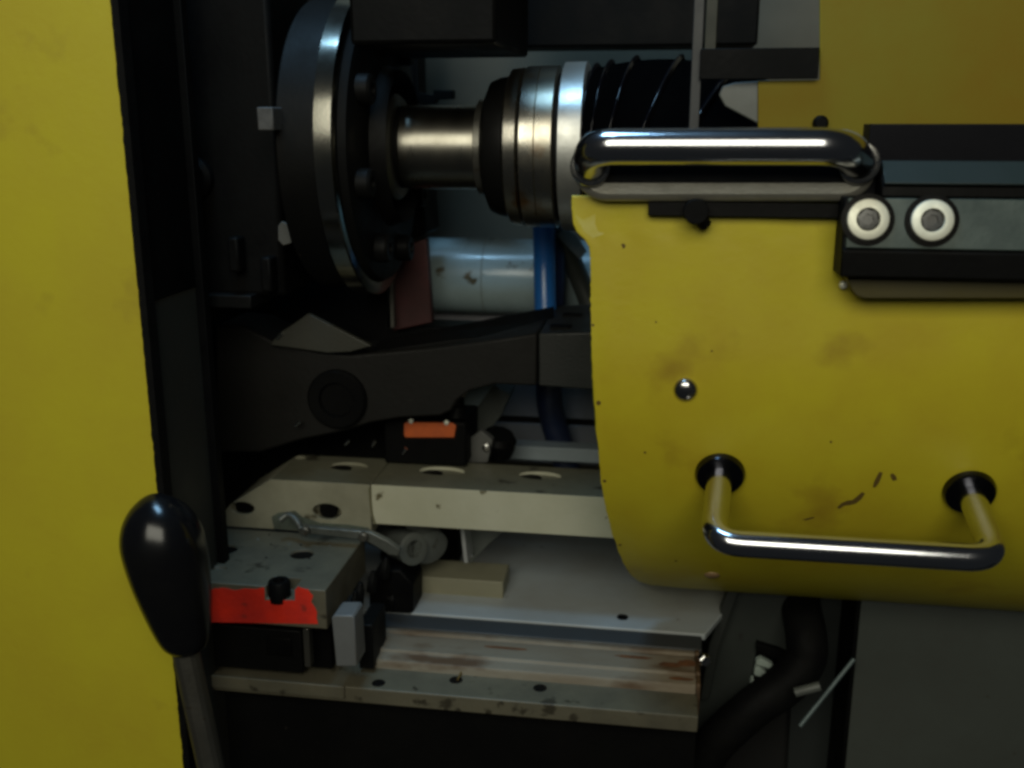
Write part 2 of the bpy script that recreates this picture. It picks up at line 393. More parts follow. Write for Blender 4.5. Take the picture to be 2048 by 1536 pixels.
for cx, cy, cr in ((1194, 512, .0012), (1197, 806, .0016), (1209, 962, .0013), (1312, 644, .0007), (1424, 702, .0008), (1240, 1090, .0013), (1662, 884, .0008), (1548, 1018, .0007), (1806, 702, .0009), (1352, 1122, .0012), (1290, 905, .0009), (1186, 650, .0010)):
    p, nn = gsurf(cx, cy)
    mesh("paint_chip", lathe([(-.001, cr * 1.1), (.0002, cr)], p, nn, 7), SCUFF, t, bev=0)
def scuff(pts, wd):
    bm = NB(); q = [gsurf(*a) for a in pts]; n = len(q); up = []; dn = []
    for i, (p, nn) in enumerate(q):
        a = q[max(i-1, 0)][0]; b = q[min(i+1, n-1)][0]; tt = (b - a).normalized(); s = tt.cross(nn).normalized()
        ww = wd * (.35 + .65 * math.sin(math.pi * (i + .35) / n)) * (1 + .3 * random.random())
        up.append(bm.verts.new(p + nn * .0003 + s * ww)); dn.append(bm.verts.new(p + nn * .0003 - s * ww))
    for i in range(n - 1): bm.faces.new((up[i], up[i+1], dn[i+1], dn[i]))
    return bm
mesh("scratch", scuff([(1676, 1016), (1686, 1008), (1697, 1005), (1708, 1003), (1717, 996), (1727, 985)], .0021), SCUFF, t, bev=0)
mesh("scratch", scuff([(1748, 974), (1753, 964), (1758, 953), (1762, 944)], .0016), SCUFF, t, bev=0)
mesh("scratch", scuff([(1783, 947), (1787, 953), (1790, 960)], .0016), SCUFF, t, bev=0)
mesh("scratch", scuff([(1596, 1042), (1610, 1039), (1628, 1034)], .0010), SCUFF, t, bev=0)
wp = [(1150, 428), (1166, 440), (1190, 428), (1206, 432), (1200, 452), (1208, 468), (1186, 476), (1172, 466), (1156, 452)]
bm = NB(); bm.faces.new([bm.verts.new(gsurf(*q)[0] + Vector((0, -.0003, 0))) for q in wp])
mesh("worn_patch", bm, mat("worn_yellow", (.55, .50, .14), .6, 0, (.50, .43, .03), 60, .9), t, bev=0)
# ================================================================ UPPER HANDLE
YP0, YP1 = -.014, -.001
guard = t
def stadium(l, r, tp, bt, Y, n=20):
    m = (tp + bt) / 2; h = (bt - tp) / 2; pts = []
    for k in range(n + 1):
        a = math.pi / 2 + math.pi * k / n; pts.append((l + h + math.cos(a) * h, m - math.sin(a) * h))
    for k in range(n + 1):
        a = -math.pi / 2 + math.pi * k / n; pts.append((r - h + math.cos(a) * h, m - math.sin(a) * h))
    return pts
rr = 35 * MM(-.045)
yb = -.045
fl = V(1182, 332, YP0); fr = V(1716, 326, YP0)
pl = V(1183, 293, yb); pr = V(1690, 291, yb)
pts = [fl, Vector((pl.x, yb, pl.z)), Vector((pr.x, yb, pl.z + .0005)), fr]
h = mesh("handle", tube(fillet(pts, .019, 12), rr, 40), CHROME, guard, bev=0, smooth=60)
h['label'] = "long chrome pull handle on a grey rounded plate"
mesh("backing_plate", prismpx(stadium(1142, 1756, 258, 404, YP0), YP0, YP1), PLATE, h, bev=.005)
mesh("plate_shadow_inset", prismpx(stadium(1158, 1742, 270, 366, YP0), YP0 - .0006, YP0 + .002), BLACKM, h, bev=.0005)  # black inset paints the bar's shadow onto the plate
for c in (fl, fr):
    mesh("foot_collar", lathe([(.001, .0128), (-.003, .0130), (-.005, .0122), (-.0055, .0105)], c, (0, 1, 0), 40), CHROMED, h, bev=0)
# bar and stop knob under the handle plate
o = mesh("hinge_strip", boxpx(1296, 405, 1690, 434, -.008, -.0008), BLACKM); tag(o, "thin dark strip just beneath the plate of the long chrome handle", "hinge strip")
t = thing("stop_screw", "small black stop screw poking out below the long chrome handle's plate", "screw", V(1398, 440, -.01))
c = V(1392, 424, -.020)
mesh("screw_head", lathe([(0, .0078), (.012, .0078), (.0125, .005), (.02, .005)], c, (0, 1, 0), 24), BLACK, t)
mesh("screw_tail", tube([V(1392, 428, -.01), V(1412, 452, -.006)], .0042, 16), BLACK, t)

# ================================================================ HINGE BLOCK right
t = thing("hinge_block", "black hinge block with pale socket screws at the right end of the long chrome handle", "hinge block", V(1760, 596, -.01))
x0 = V(1684, 480, -.03).x; x1 = V(2230, 480, -.03).x
za, zb_, zc = V(1760, 330, -.008).z, V(1760, 498, -.034).z, V(1760, 556, -.034).z
mesh("block_body", prismyz([(-.004, zc - .0004), (-.0335, zc), (-.0335, zb_ - .0012), (-.0312, zb_), (-.0256, zb_ + .030), (-.004, zb_ + .030)], x0, x1), BLACK, t, bev=.0012)
xu = V(1762, 360, -.02).x
mesh("block_shoulder", prismyz([(-.004, zb_ + .0302), (-.0255, zb_ + .0302), (-.0245, zb_ + .036), (-.012, za), (-.004, za)], xu, x1), BLACK, t, bev=.0008)
# sloped face plate
nn = Vector((0, -(zb_ + .036 - zb_), -(.0312 - .0245) * -1)).normalized()
d = Vector((0, .0067, .036)).normalized(); nn = Vector((0, -d.z, d.y))
a0 = Vector((0, -.0312, zb_)) + nn * .0004
def fp(x, s, h=0): 
    q = a0 + d * s + nn * h; return Vector((x, q.y, q.z))
A = [fp(x0 + .002, .0), fp(x1 - .002, .0), fp(x1 - .002, .0298), fp(x0 + .002, .0298)]
mesh("face_plate", loft(A, [q + nn * .0016 for q in A]), TEALM, t, bev=.0005)
q0 = Vector((x0 + .022, -.0245 - .0006, zb_ + .0365))
mesh("top_plate", prismyz([(-.026, zb_ + .0372), (-.0135, za + .0004), (-.0135, za + .0030), (-.0275, zb_ + .0385)], xu + .001, x1 - .002), mat("top_plate_anodised", (.017, .026, .023), .5), t, bev=.0004)
for px in (1733, 1861):
    c = Vector((V(px, 460, -.03).x, 0, 0)); q = a0 + d * .0168 + nn * .0019; c = Vector((c.x, q.y, q.z))
    s = mesh("socket_screw", lathe([(-.0005, .0155), (.0009, .0155), (.0010, .0150), (.0010, .0060)], c, nn, 40), GROOVE, t, bev=0)
    mesh("washer", lathe([(.0011, .0122), (.0028, .0120), (.0032, .0112), (.0032, .0070), (.0011, .0066)], c, nn, 48, cap=False), WASH, s, bev=0)
    mesh("socket_head", lathe([(.0011, .0066), (.0020, .0064), (.0022, .0036), (.0010, .0034)], c, nn, 6), mat("socket_grey", (.06, .06, .058), .4, .3), s, bev=0)
mesh("shadow_lip", prismpx([(1694, 556), (2240, 556), (2240, 598), (1728, 598), (1712, 592), (1702, 580)], -.020, -.0008), mat("lip_shadow_olive", (.055, .045, .009), .5), t, bev=.001)  # dark olive lip carries the block's shadow on the yellow guard
mesh("corner_weld", lathe([(0, .0028), (-.0018, .0022), (-.0026, .0008)], V(1686, 570, -.004), (0, 1, 0), 14), WASH, t, bev=0)
o = mesh("top_rail", boxpx(1735, 248, 2500, 400, -.004, .02), mat("black_anodised", (.004, .004, .006), .55, 0, spec=.1)); tag(o, "black rail between the upper yellow cover and the hinge block", "rail")

# ================================================================ LOWER HANDLE
p, nn = gsurf(1440, 946); p0, n0 = p, nn
yl = -.050
c1 = V(1427, 1070, yl); c2x = V(1995, 1110, yl).x
pr_, n2 = gsurf(2010, 985)
pts = [p, Vector((c1.x, yl, V(1427, 1084, yl).z)), Vector((c2x, yl, V(1427, 1084, yl).z)), Vector((c2x, pr_.y, pr_.z))]
h = mesh("handle", tube(fillet(pts, .019, 12), 28.5 * MM(yl), 36), CHROME, guard, bev=0, smooth=60)
h['label'] = "bent chrome handle entering through black collars"
mesh("collar", lathe([(-.002, .0172), (.002, .0174), (.0048, .0160), (.0054, .0105)], p0, n0, 40), COLLAR, h, bev=0)
mesh("collar", lathe([(-.002, .0172), (.002, .0174), (.0048, .0160), (.0054, .0105)], Vector((c2x, pr_.y, pr_.z)), n2, 40), COLLAR, h, bev=0)

# ================================================================ LEVER WITH BLACK GRIP
YL = -.085; k = MM(YL) * 1.04
top = V(302, 988, YL); bot = V(378, 1304, YL); ax = (bot - top); Ln = ax.length; ax.normalize()
t = thing("clamp_lever", "clamping lever with glossy black egg shaped grip on a steel rod, lower left", "lever", V(390, 1600, YL))
pr0 = [(0, .002), (4, 18), (10, 32), (20, 49), (35, 66), (55, 80), (80, 89), (110, 91), (160, 87), (210, 78), (260, 66), (288, 56), (303, 44), (311, 33), (314, 20)]
# smooth it
pp = spline([Vector((a, b, 0)) for a, b in pr0], 4)
mesh("grip", lathe([(q.x * Ln / 314, max(q.y, .3) * k) for q in pp], top, ax, 72), GLOSSB, t, bev=0, smooth=70)
mesh("rod", lathe([(Ln - .004, 31 * k), (Ln + .16, 31 * k)], top, (V(392, 1383, YL) - bot).normalized() * .35 + ax * .65, 16), STEELD, t, bev=0, smooth=20)

# ================================================================ PIPE, HOSES AND REAR PARTS
YPp = .38
c = V(860, 549, YPp); rp = 76 * MM(YPp)
t = thing("pale_pipe", "thick pale blue grey pipe lying crosswise behind the blue hose", "pipe", (c.x, YPp, c.z - rp))
xp0, xp1 = V(853, 548, YPp).x, V(1420, 548, YPp).x
mesh("pipe_body", lathe([(xp0, rp * .96), (xp0 + .002, rp), (xp1, rp)], (0, YPp, c.z), seg=72), PIPEM, t, bev=0)
mesh("pipe_band", lathe([(V(974, 548, YPp).x, rp + .0004), (V(977, 548, YPp).x, rp + .0004)], (0, YPp, c.z), seg=72), mat("seam_dirt", (.24, .29, .28), .6), t, bev=0)
o = mesh("wall_ledge", boxpx(862, 623, 1300, 645, .40, .47), mat("ledge_grey", (.36, .35, .38), .5)); tag(o, "pale ledge showing under the thick pale pipe", "ledge")
pts = [V(1086, 380, .29), V(1088, 450, .29), V(1089, 530, .29), V(1091, 620, .28)]
o = mesh("blue_hose", tube(spline(pts), 22.5 * MM(.29), 28), BLUEH, bev=0, smooth=60); tag(o, "glossy blue hose hanging upright in front of the pale pipe", "hose")
pts = [V(1103, 380, .315), V(1104, 470, .315), V(1103, 600, .31), V(1100, 700, .315), V(1098, 790, .325), V(1106, 840, .333), V(1124, 900, .335), V(1140, 960, .335)]
o = mesh("shaded_hose", tube(spline(pts), 28 * MM(.30), 28), NAVY, bev=0, smooth=60); tag(o, "navy stand-in for the shadow side and darker lower run of the blue hose, curving down under the arm", "hose")  # navy tube stands for the blue hose's shadow side and darker lower run
pts = [V(1112, 455, .31), V(1135, 500, .32), V(1160, 560, .33), V(1185, 625, .33)]
o = mesh("slanting_hose", tube(spline(pts), 20 * MM(.32), 24), mat("slant_hose_grey", (.04, .045, .04), .5), bev=0, smooth=60); tag(o, "dull grey hose slanting behind the edge of the yellow guard", "hose")
o = mesh("hose_clip", prismpx([(1112, 470), (1130, 456), (1152, 470), (1172, 505), (1160, 520), (1140, 500)], .30, .31), GREYG); tag(o, "small grey clip right of the blue hose top", "clip")
o = mesh("hanging_plate", prismpx([(786, 500), (852, 478), (864, 645), (786, 662)], .25, .262), REDD, bev=.001); tag(o, "dark red upright plate left of the pale pipe", "plate")
o = mesh("plate_rod", prismpx([(776, 500), (784, 500), (789, 655), (781, 657)], .235, .243), STEELD); tag(o, "thin grey upright rod on the left side of the dark red plate", "rod")
o = mesh("black_column", prismpx([(690, 420), (845, 378), (852, 470), (790, 492), (778, 652), (690, 690), (560, 600)], .27, .33), BLACK, bev=.003); tag(o, "black column beneath the shaft left of the dark red plate", "column")
o = mesh("rear_housing", boxpx(560, -420, 828, 470, .335, .38), BLACK, bev=.002); tag(o, "black upright housing behind the dark flange and the shaft", "machine housing")
o = mesh("shaft_shade_block", boxpx(690, -420, 992, 88, .05, .21), BLACK, bev=.003); tag(o, "black block added above the steel shaft to shade it, at the very top", "added block")  # added block, keeps the overhead window light off the shaft
o = mesh("dark_fill_sheet", prismpx([(380, 560), (775, 560), (775, 655), (892, 655), (892, 935), (700, 935), (700, 1040), (300, 1040), (300, 560)], .262, .275), BLACK, bev=.001); tag(o, "black sheet added to darken the gap behind the dark cast arm", "added sheet")  # added black sheet, hides the lit wall so the gap stays dark
o = mesh("dark_fill_beam", boxpx(1010, -420, 1530, 92, .30, .36), BLACK, bev=.002); tag(o, "black beam added to keep the top dark behind the ringed coupling", "beam")  # added beam, put in to darken the space above the coupling
# hook bracket on the rear wall
o = mesh("wall_hook", prismpx([(834, 120), (838, 186), (866, 190), (866, 180), (905, 180), (905, 198), (872, 199), (868, 208), (842, 208), (826, 190), (829.5, 190), (829.5, 120)], .336, .35), BLACK, bev=.001); tag(o, "small black stepped bracket against the rear wall above the shaft", "bracket")
o = mesh("wall_shelf", boxpx(830, 211, 1010, 222, .30, .36), GREYG); tag(o, "narrow grey shelf edge right above the bare steel shaft", "shelf")
o = mesh("gap_plate", prismpx([(556, 452), (563, 443), (574, 448), (583, 486), (566, 491), (556, 480)], .094, .098), mat("gap_grey", (.08, .08, .072), .6)); tag(o, "little grey plate added for the pale gap between the black housing and the flange", "added plate")  # grey plate added to stand for background showing through the gap

# ================================================================ ARM CASTING
t = thing("swing_arm", "broad dark cast arm crossing the middle from the left to behind the yellow guard", "machine arm", V(800, 850, .2))
arm = [(1200, 654), (1074, 667), (960, 684), (860, 697), (780, 704), (700, 711), (640, 706), (560, 690), (490, 655), (432, 650), (432, 905), (520, 905), (600, 880), (690, 862), (740, 846),
       (800, 836), (880, 832), (902, 822), (915, 800), (940, 782), (990, 769), (1074, 772), (1200, 780)]
ARMM = mat("arm_cast_paint", (.0085, .008, .007), .6, 0, (.006, .0056, .005), 22, .8, (.022, .021, .018), 90, .7, .35, 220, spec=.25)
armL = [q for q in arm if q[0] <= 1074]
mesh("arm_body", prismpx(armL, .165, .23), ARMM, t, bev=.002)
mesh("arm_end", prismpx([(1077, 667), (1215, 664), (1215, 782), (1077, 772)], .1648, .30), mat("end_block_paint", (.018, .020, .018), .5, 0, (.013, .014, .013), 22, .8, bump=.3), t, bev=.0015)
za_ = V(1130, 664, .165).z
ecs = [box(V(1100, 655, .185).x, V(1142, 655, .185).x, .182, .196, za_ - .01, za_ + .01), box(V(1128, 628, .25).x, V(1166, 628, .25).x, .238, .25, za_ - .01, za_ + .01)]
for b_ in ecs: mesh("top_slot", box(*[f for f in ( min(v.co.x for v in b_.verts), max(v.co.x for v in b_.verts), min(v.co.y for v in b_.verts), max(v.co.y for v in b_.verts))], za_ - .001, za_ + .0006), GROOVE, t, bev=0)
# strap lying on the arm
A = [V(760, 680, .20), V(1108, 612, .25), V(1108, 634, .235), V(1072, 664, .20), V(900, 680, .18), V(740, 704, .175)]
mesh("top_web", loft(A, [q - Vector((0, 0, .006)) for q in A]), BLACKM, t, bev=.0006)
mesh("pivot_boss", lathe([(0, .027), (-.004, .027), (-.006, .025), (-.006, .016), (-.002, .015)], V(676, 797, .1648), (0, 1, 0), 48), BLACK, t, bev=0)
o = mesh("flat_strap", prismpx([(540, 690), (556, 668), (598, 640), (616, 627), (742, 692), (700, 704), (655, 706)], .157, .163), mat("strap_grey", (.036, .036, .027), .5, 0, bump=.3), bev=.0008); tag(o, "dull grey flat strap slanting above the left part of the dark arm", "strap")
for (x, y, a) in ((558, 672, 50), (595, 847, 45), (694, 885, 48), (747, 887, 60), (808, 902, 55)):
    Yg = .155
    c = V(x, y, Yg); e = Vector((math.cos(R(a)), 0, math.sin(R(a)))) * .0032
    o = mesh("grease_nipple", tube([c - e, c + e], [.0012, .0017], 12), CHROMED, bev=0)
    tag(o, {558: "tiny bright pin above the slanting strap's left end", 595: "tiny bright pin on the dark arm's lower left edge", 694: "left bright pin of the pair above the rail's first slot",
            747: "right bright pin of the pair above the rail's first slot", 808: "faint bright pin at the lower left of the black switch box"}[x], "pin", "bright pins around the dark arm")

# ================================================================ SWITCH BOX WITH ORANGE LABEL
t = thing("switch_box", "black switch box with an orange label standing behind the slotted rail", "switch box", V(850, 915, .2))
mesh("box_body", boxpx(768, 842, 932, 930, .19, .25), BLACK, t, bev=.002)
mesh("orange_label", prismpx([(808, 848), (812, 845), (905, 846), (912, 852), (908, 875), (812, 875), (808, 871)], .1885, .1899), ORANGE, t, bev=.0004)
for x, y in ((822, 842), (893, 845)):
    mesh("label_screw", lathe([(0, .0024), (-.0012, .0022), (-.0018, .001)], V(x, y, .1882), (0, 1, 0), 14), WASH, t, bev=0)
mesh("cable_gland", lathe([(0, .009), (.01, .009), (.012, .007), (.02, .007)], V(912, 838, .195), (0, .3, 1), 20), BLACK, t)

# rear tray: blue grey frame behind, with groove
t = thing("rear_tray", "blue grey tray with a dark groove visible right of the switch box", "tray", V(1100, 900, .34))
TR = mat("tray_grey", (.12, .125, .14), .5, 0, (.09, .095, .095), 20, .7, bump=.12)
mesh("tray_back", boxpx(985, 740, 1330, 838, .36, .37), TR, t)
mesh("groove", boxpx(985, 839, 1330, 851, .365, .372), GROOVE, t, bev=0)
mesh("tray_front", boxpx(985, 852, 1330, 930, .36, .37), TR, t)
mesh("tray_rim", boxpx(1008, 898, 1300, 925, .29, .312), mat("rim_blue_grey", (.24, .28, .30), .45), t, bev=.001)
o = mesh("slanting_rib", prismpx([(985, 768), (1020, 790), (1000, 835), (960, 880), (930, 930), (915, 930), (940, 840), (975, 775)], .30, .34), GREYG, bev=.001); tag(o, "dull green grey slanting rib right of the orange label", "rib")
o = mesh("pale_rib", prismpx([(900, 824), (925, 800), (940, 776), (988, 767), (962, 805), (938, 834), (928, 812)], .28, .30), mat("pale_blue_rib", (.20, .25, .27), .5), bev=.001); tag(o, "pale blue rib slanting under the dark arm right of the switch box", "rib")
t = thing("knurled_fitting", "black knurled fitting with a bright tip right of the switch box", "fitting", V(985, 915, .24))
mesh("fitting_body", lathe([(-.016, .012), (-.010, .017), (.004, .018), (.010, .014)], V(996, 884, .25), (.2, -.25, 1), 10), BLACK, t, bev=.001)
mesh("side_plate", prismpx([(924, 925), (935, 880), (962, 862), (985, 880), (975, 925)], .215, .225), mat("side_plate_grey", (.09, .09, .085), .45), t)
mesh("bright_tip", lathe([(0, .004), (-.003, .0035), (-.004, .001)], V(973, 894, .214), (0, 1, 0), 16), CHROMED, t, bev=0)

# ================================================================ SLOTTED RAIL (beam)
YR0, YR1 = .136, .205
t = thing("slotted_rail", "long cream rail with slots in its top, running behind the guard", "rail", V(850, 1060, YR0))
zt_ = V(960, 981, YR0).z; zb2 = V(960, 1060, YR0).z
xl, xj, xr = V(470, 1000, YR0).x, V(742, 1000, YR0).x, V(1420, 1010, YR0).x
bm = box(xj + .0007, xr, YR0, YR1, zb2, zt_)
cs = []
def slot(px0, px1, py, wy):
    a, b = VZ(px0, py, zt_), VZ(px1, py, zt_); c = (a + b) / 2; hl = (b.x - a.x) / 2; pts = []
    for k in range(28):
        an = 2 * math.pi * k / 28; pts.append(Vector((c.x + math.cos(an) * hl * .98, c.y + math.sin(an) * wy, zt_ + .002)))
    return loft(pts, [p - Vector((0, 0, .0048)) for p in pts])
bm = cut(bm, [slot(836, 932, 942, .011), slot(1036, 1124, 951, .010), slot(1240, 1330, 960, .010)])
mesh("rail_section", bm, CREAM, t, bev=.0007)
zq = V(640, 1064, YR0).z; xq = xj - .0007
lp = [Vector((V(543, 968, YR0).x, YR0, zt_ - .0003)), Vector((xq, YR0, zt_ - .0003)), Vector((xq, YR0, zq)), Vector((V(425, 1060, YR0).x, YR0, zq)), Vector((V(462, 1008, YR0).x, YR0, V(462, 1008, YR0).z))]
bm = loft(lp, [p + Vector((0, YR1 - YR0, 0)) for p in lp])
SHADEOILTOP = mat("shaded_oily_rail_top", (.15, .145, .10), .42, 0, (.10, .095, .065), 20, .8, (.05, .045, .03), 60, .64, .25, 240)  # top faces darkened for the arm's shade as well as oily dirt
c1_ = V(485, 1016, YR0); c2_ = V(654, 1023, YR0)
def ell(c, rx, rz, dy):
    pts = [Vector((c.x + math.cos(2*math.pi*k/28) * rx, YR0 - .002, c.z + math.sin(2*math.pi*k/28) * rz)) for k in range(28)]
    return loft(pts, [p + Vector((0, dy, 0)) for p in pts])
bm = cut(bm, [slot(658, 738, 932, .011), slot(588, 612, 915, .005), ell(c1_, .0115, .006, .012), ell(c2_, .0135, .0075, .014)])
mesh("rail_section", bm, mat("left_rail_paint", (.27, .26, .19), .5, 0, (.16, .15, .10), 18, .85, (.05, .042, .02), 55, .62, .3, 240), t, bev=.0007)
for px0, px1, py, wy in ((658, 738, 932, .011), (836, 932, 942, .011), (1036, 1124, 951, .010)):
    a, b = VZ(px0, py, zt_), VZ(px1, py, zt_); c = a * .72 + b * .28
    mesh("slot_hole_shade", lathe([(0, .0105), (.0004, .0105)], (c.x, c.y - .0005, zt_ - .0027), (0, 0, 1), 24), GROOVE, t, bev=0)  # black disc on the slot floor stands for shade down the hole
for c in (c1_, c2_):
    mesh("countersunk_bolt", lathe([(.006, .0085), (.003, .008), (.003, .003)], (c.x, YR0, c.z), (0, 1, 0), 20), BLACK, t, bev=0)
mesh("joint_weld", tube(spline([V(739, 975, YR0), V(741, 1000, YR0), V(744, 1028, YR0), V(750, 1048, YR0)]), .0012, 8), mat("weld_brown", (.14, .13, .07), .6), t, bev=0)

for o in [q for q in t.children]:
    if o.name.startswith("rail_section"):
        o.data.materials.append(SHADEOILTOP)
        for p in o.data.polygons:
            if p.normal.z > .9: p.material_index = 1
# ================================================================ CLAMP BLOCK WITH RED FRONT
YB0, YB1 = .028, .134
zT = V(540, 1173, YB0).z; zBt = V(540, 1250, YB0).z
xbl, xbr = V(330, 1210, YB0).x, V(652, 1210, YB0).x
t = thing("clamp_block", "oily grey clamp block with a red painted front face beside the black grip", "clamp block", ((xbl + xbr) / 2, YB0, zBt))
bm = box(xbl, xbr, YB0, YB1, zBt, zT)
def hole(px, py, rx, ry, dz=.012):
    c = VZ(px, py, zT)
    pts = [Vector((c.x + math.cos(2*math.pi*k/24) * rx, c.y + math.sin(2*math.pi*k/24) * ry, zT + .002)) for k in range(24)]
    return loft(pts, [p - Vector((0, 0, dz)) for p in pts])
nt = box(V(531, 1170, YB0).x, V(588, 1170, YB0).x, YB0 - .002, YB0 + .018, V(560, 1199, YB0).z, zT + .002)
bm = cut(bm, [hole(452, 1098, .0100, .0095, .0042), hole(604, 1108, .0100, .0095, .0042), hole(440, 1137, .006, .004, .004), nt])
mesh("block_body", bm, CREAMD, t, bev=.0008)
for hx, hy, rx in ((452, 1098, .0098), (604, 1108, .0098)):
    c = VZ(hx, hy, zT); mesh("hole_shade_bottom", lathe([(0, rx), (.0003, rx)], (c.x, c.y, zT - .0022), (0, 0, 1), 24), GROOVE, t, bev=0)  # black disc paints the shade at the bottom of the hole
# ragged red paint coat
pts = []
n = 60
for i in range(n + 1):
    x = 335 + (636 - 335) * i / n
    pts.append((x, 1175 + 6 * noise.noise(Vector((x * .035, 0, 0))) + 3 * noise.noise(Vector((x * .12, 2, 0))) + (3 if x < 530 else 0)))
redt = [p for p in pts if not (528 < p[0] < 591)]
iL = max(i for i, p in enumerate(redt) if p[0] <= 528)
redt = redt[:iL+1] + [(529, 1176), (529, 1201), (590, 1201), (590, 1180)] + redt[iL+1:]
right = [(626, 1192), (622, 1204), (629, 1214), (634, 1224), (633, 1236), (636, 1248)]
redt = [p for p in redt if p[0] < 618] + [(619, 1184)] + right
mesh("red_paint", prismpx([(x, min(y, 1249)) for x, y in redt] + [(335, 1243)], YB0 - .0004, YB0 - .00003), REDP, t, bev=0)
c = V(559, 1176, YB0 + .006)
s = mesh("cap_screw", lathe([(-.0015, .0088), (.014, .0088), (.0155, .0078), (.0155, .0045), (.011, .004)], V(560, 1196, YB0 + .0065), (0, 0, 1), 28), BLACK, t, bev=0)
mesh("oil_film", prismpx([(543, 1034), (556, 1026), (590, 1022), (604, 1034), (640, 1046), (700, 1050), (738, 1056), (738, 1061), (660, 1061), (600, 1060), (548, 1058)], YR0 - .0008, YR0 - .0001), mat("green_oil", (.10, .12, .095), .25, 0, (.05, .055, .042), 60, .8, coat=.3), t, bev=0)
for i in range(14):
    x = random.uniform(430, 730); y = random.uniform(1052, 1120)
    c = VZ(x, y, zT); 
    if c.x > xbr - .006 or c.y > YB1 - .004: continue
    mesh("swarf_chip", lathe([(-.0003, random.uniform(.0008, .0022)), (.0007, .0006)], c, (random.uniform(-.2, .2), 0, 1), 6), random.choice([BLACKM, GREYG]), t, bev=0)

# base parts below the red block
o = mesh("lower_slide", boxpx(330, 1252, 603, 1336, .042, .12), BLACKM, bev=.001); tag(o, "dark slide directly below the red painted face", "slide")
o = mesh("slide_recess", boxpx(532, 1276, 582, 1312, .0395, .0418), BLACK, bev=.001); tag(o, "small black pad on the dark slide under the red face", "pad")
o = mesh("thin_gib", boxpx(607, 1258, 619, 1334, .036, .045), STEELD); tag(o, "thin grey upright gib strip left of the pale stop block", "gib strip")
o = mesh("gib_black_plate", boxpx(620, 1252, 662, 1336, .055, .10), BLACK); tag(o, "black plate between the gib strip and the pale stop block", "plate")  # plain black plate between gib and stop block
t = thing("stop_block", "pale grey upright stop block at the left end of the rusty cover", "stop block", V(688, 1336, .03))
mesh("block_body", prismpx([(663, 1236), (668, 1231), (704, 1231), (708, 1236), (714, 1333), (672, 1333)], .028, .052), mat("stop_grey", (.13, .135, .135), .5, 0, (.09, .09, .088), 25, .7, bump=.15), t, bev=.001)
mesh("rear_clamp", boxpx(717, 1250, 746, 1338, .06, .10), BLACKM, t, bev=.001)
# dark clutter between block and cream block
for i, (x, y, w_, h_, Y) in enumerate(((716, 1192, 26, 30, .085), (742, 1170, 22, 26, .11), (768, 1146, 24, 18, .13), (706, 1216, 18, 18, .075), (782, 1196, 36, 40, .14))):
    o = mesh("clamp_nut", lathe([(0, w_ * .55 * MM(Y)), (.012, w_ * .55 * MM(Y)), (.014, w_ * .4 * MM(Y)), (.02, w_ * .25 * MM(Y))], V(x, y + h_ * .5, Y), (.15, 0, 1), 6), BLACKM, bev=.0005)
    tag(o, ["dark hexagon nut nearest the pale stop block, beside the clamp block", "dark nut second up along the clamp block's right side", "dark nut farthest back below the round nozzle", "smallest dark nut right behind the stop block", "largest dark nut left of the cream box"][i], "nut", "dark nuts right of the clamp block")

# latch linkage across the rear of the clamp block
t = thing("latch_lever", "oily grey latch lever lying across the back of the clamp block", "latch lever", V(680, 1090, .11))
LV = mat("lever_steel", (.12, .125, .11), .4, .4, (.06, .065, .055), 50, .8, (.03, .028, .02), 80, .64, .3, 300)
mesh("lever_bar", prismpx([(596, 1052), (640, 1056), (738, 1064), (776, 1082), (800, 1100), (796, 1112), (778, 1110), (750, 1092), (726, 1080), (640, 1070), (596, 1066)], .108, .114), LV, t, bev=.0008)
mesh("hook_arm", tube(spline([V(560, 1040, .112), V(576, 1030, .115), V(592, 1040, .112), V(602, 1058, .108)]), .0028, 12), LV, t, bev=0)
for x, y in ((612, 1060), (728, 1072)):
    mesh("pivot_pin", lathe([(0, .0042), (-.004, .0042), (-.005, .003)], V(x, y, .108), (0, 1, 0), 18), STEELD, t, bev=0)
# nozzle and brackets under the rail
t = thing("round_nozzle", "grey round nozzle lying under the slotted rail", "nozzle", V(820, 1125, .17))
a = V(750, 1068, .20); b = V(828, 1098, .15); ax_ = (b - a)
mesh("nozzle_body", lathe([(0, .011), (ax_.length * .55, .012), (ax_.length * .6, .0145), (ax_.length, .0150), (ax_.length + .001, .013), (ax_.length + .001, .008), (ax_.length - .01, .0075)], a, ax_, 36), GREYG, t, bev=0)
mesh("nozzle_sleeve", lathe([(-.014, .017), (.012, .017), (.013, .013)], V(850, 1082, .175), (.5, -.6, -.15), 32), GREYG, t, bev=0)
t = thing("angle_bracket", "thin bright edged bracket hanging under the rail right of the nozzle", "bracket", V(930, 1130, .17))
mesh("bracket_edge", prismpx([(920, 1050), (927, 1050), (936, 1126), (928, 1126)], .165, .19), mat("bracket_edge_grey", (.30, .31, .31), .4), t, bev=.0004)
mesh("bracket_web", prismpx([(928, 1050), (1010, 1060), (975, 1090), (940, 1128)], .20, .205), GREYG, t, bev=.0004)
mesh("bracket_screw", lathe([(0, .003), (-.003, .0028), (-.0035, .001)], V(941, 1108, .198), (0, 1, 0), 12), CHROMED, t, bev=0)
o = mesh("under_rail_beam", boxpx(760, 1050, 915, 1150, .24, .33), BLACK, bev=.002); tag(o, "black beam in the shade beneath the rail behind the nozzle", "beam")

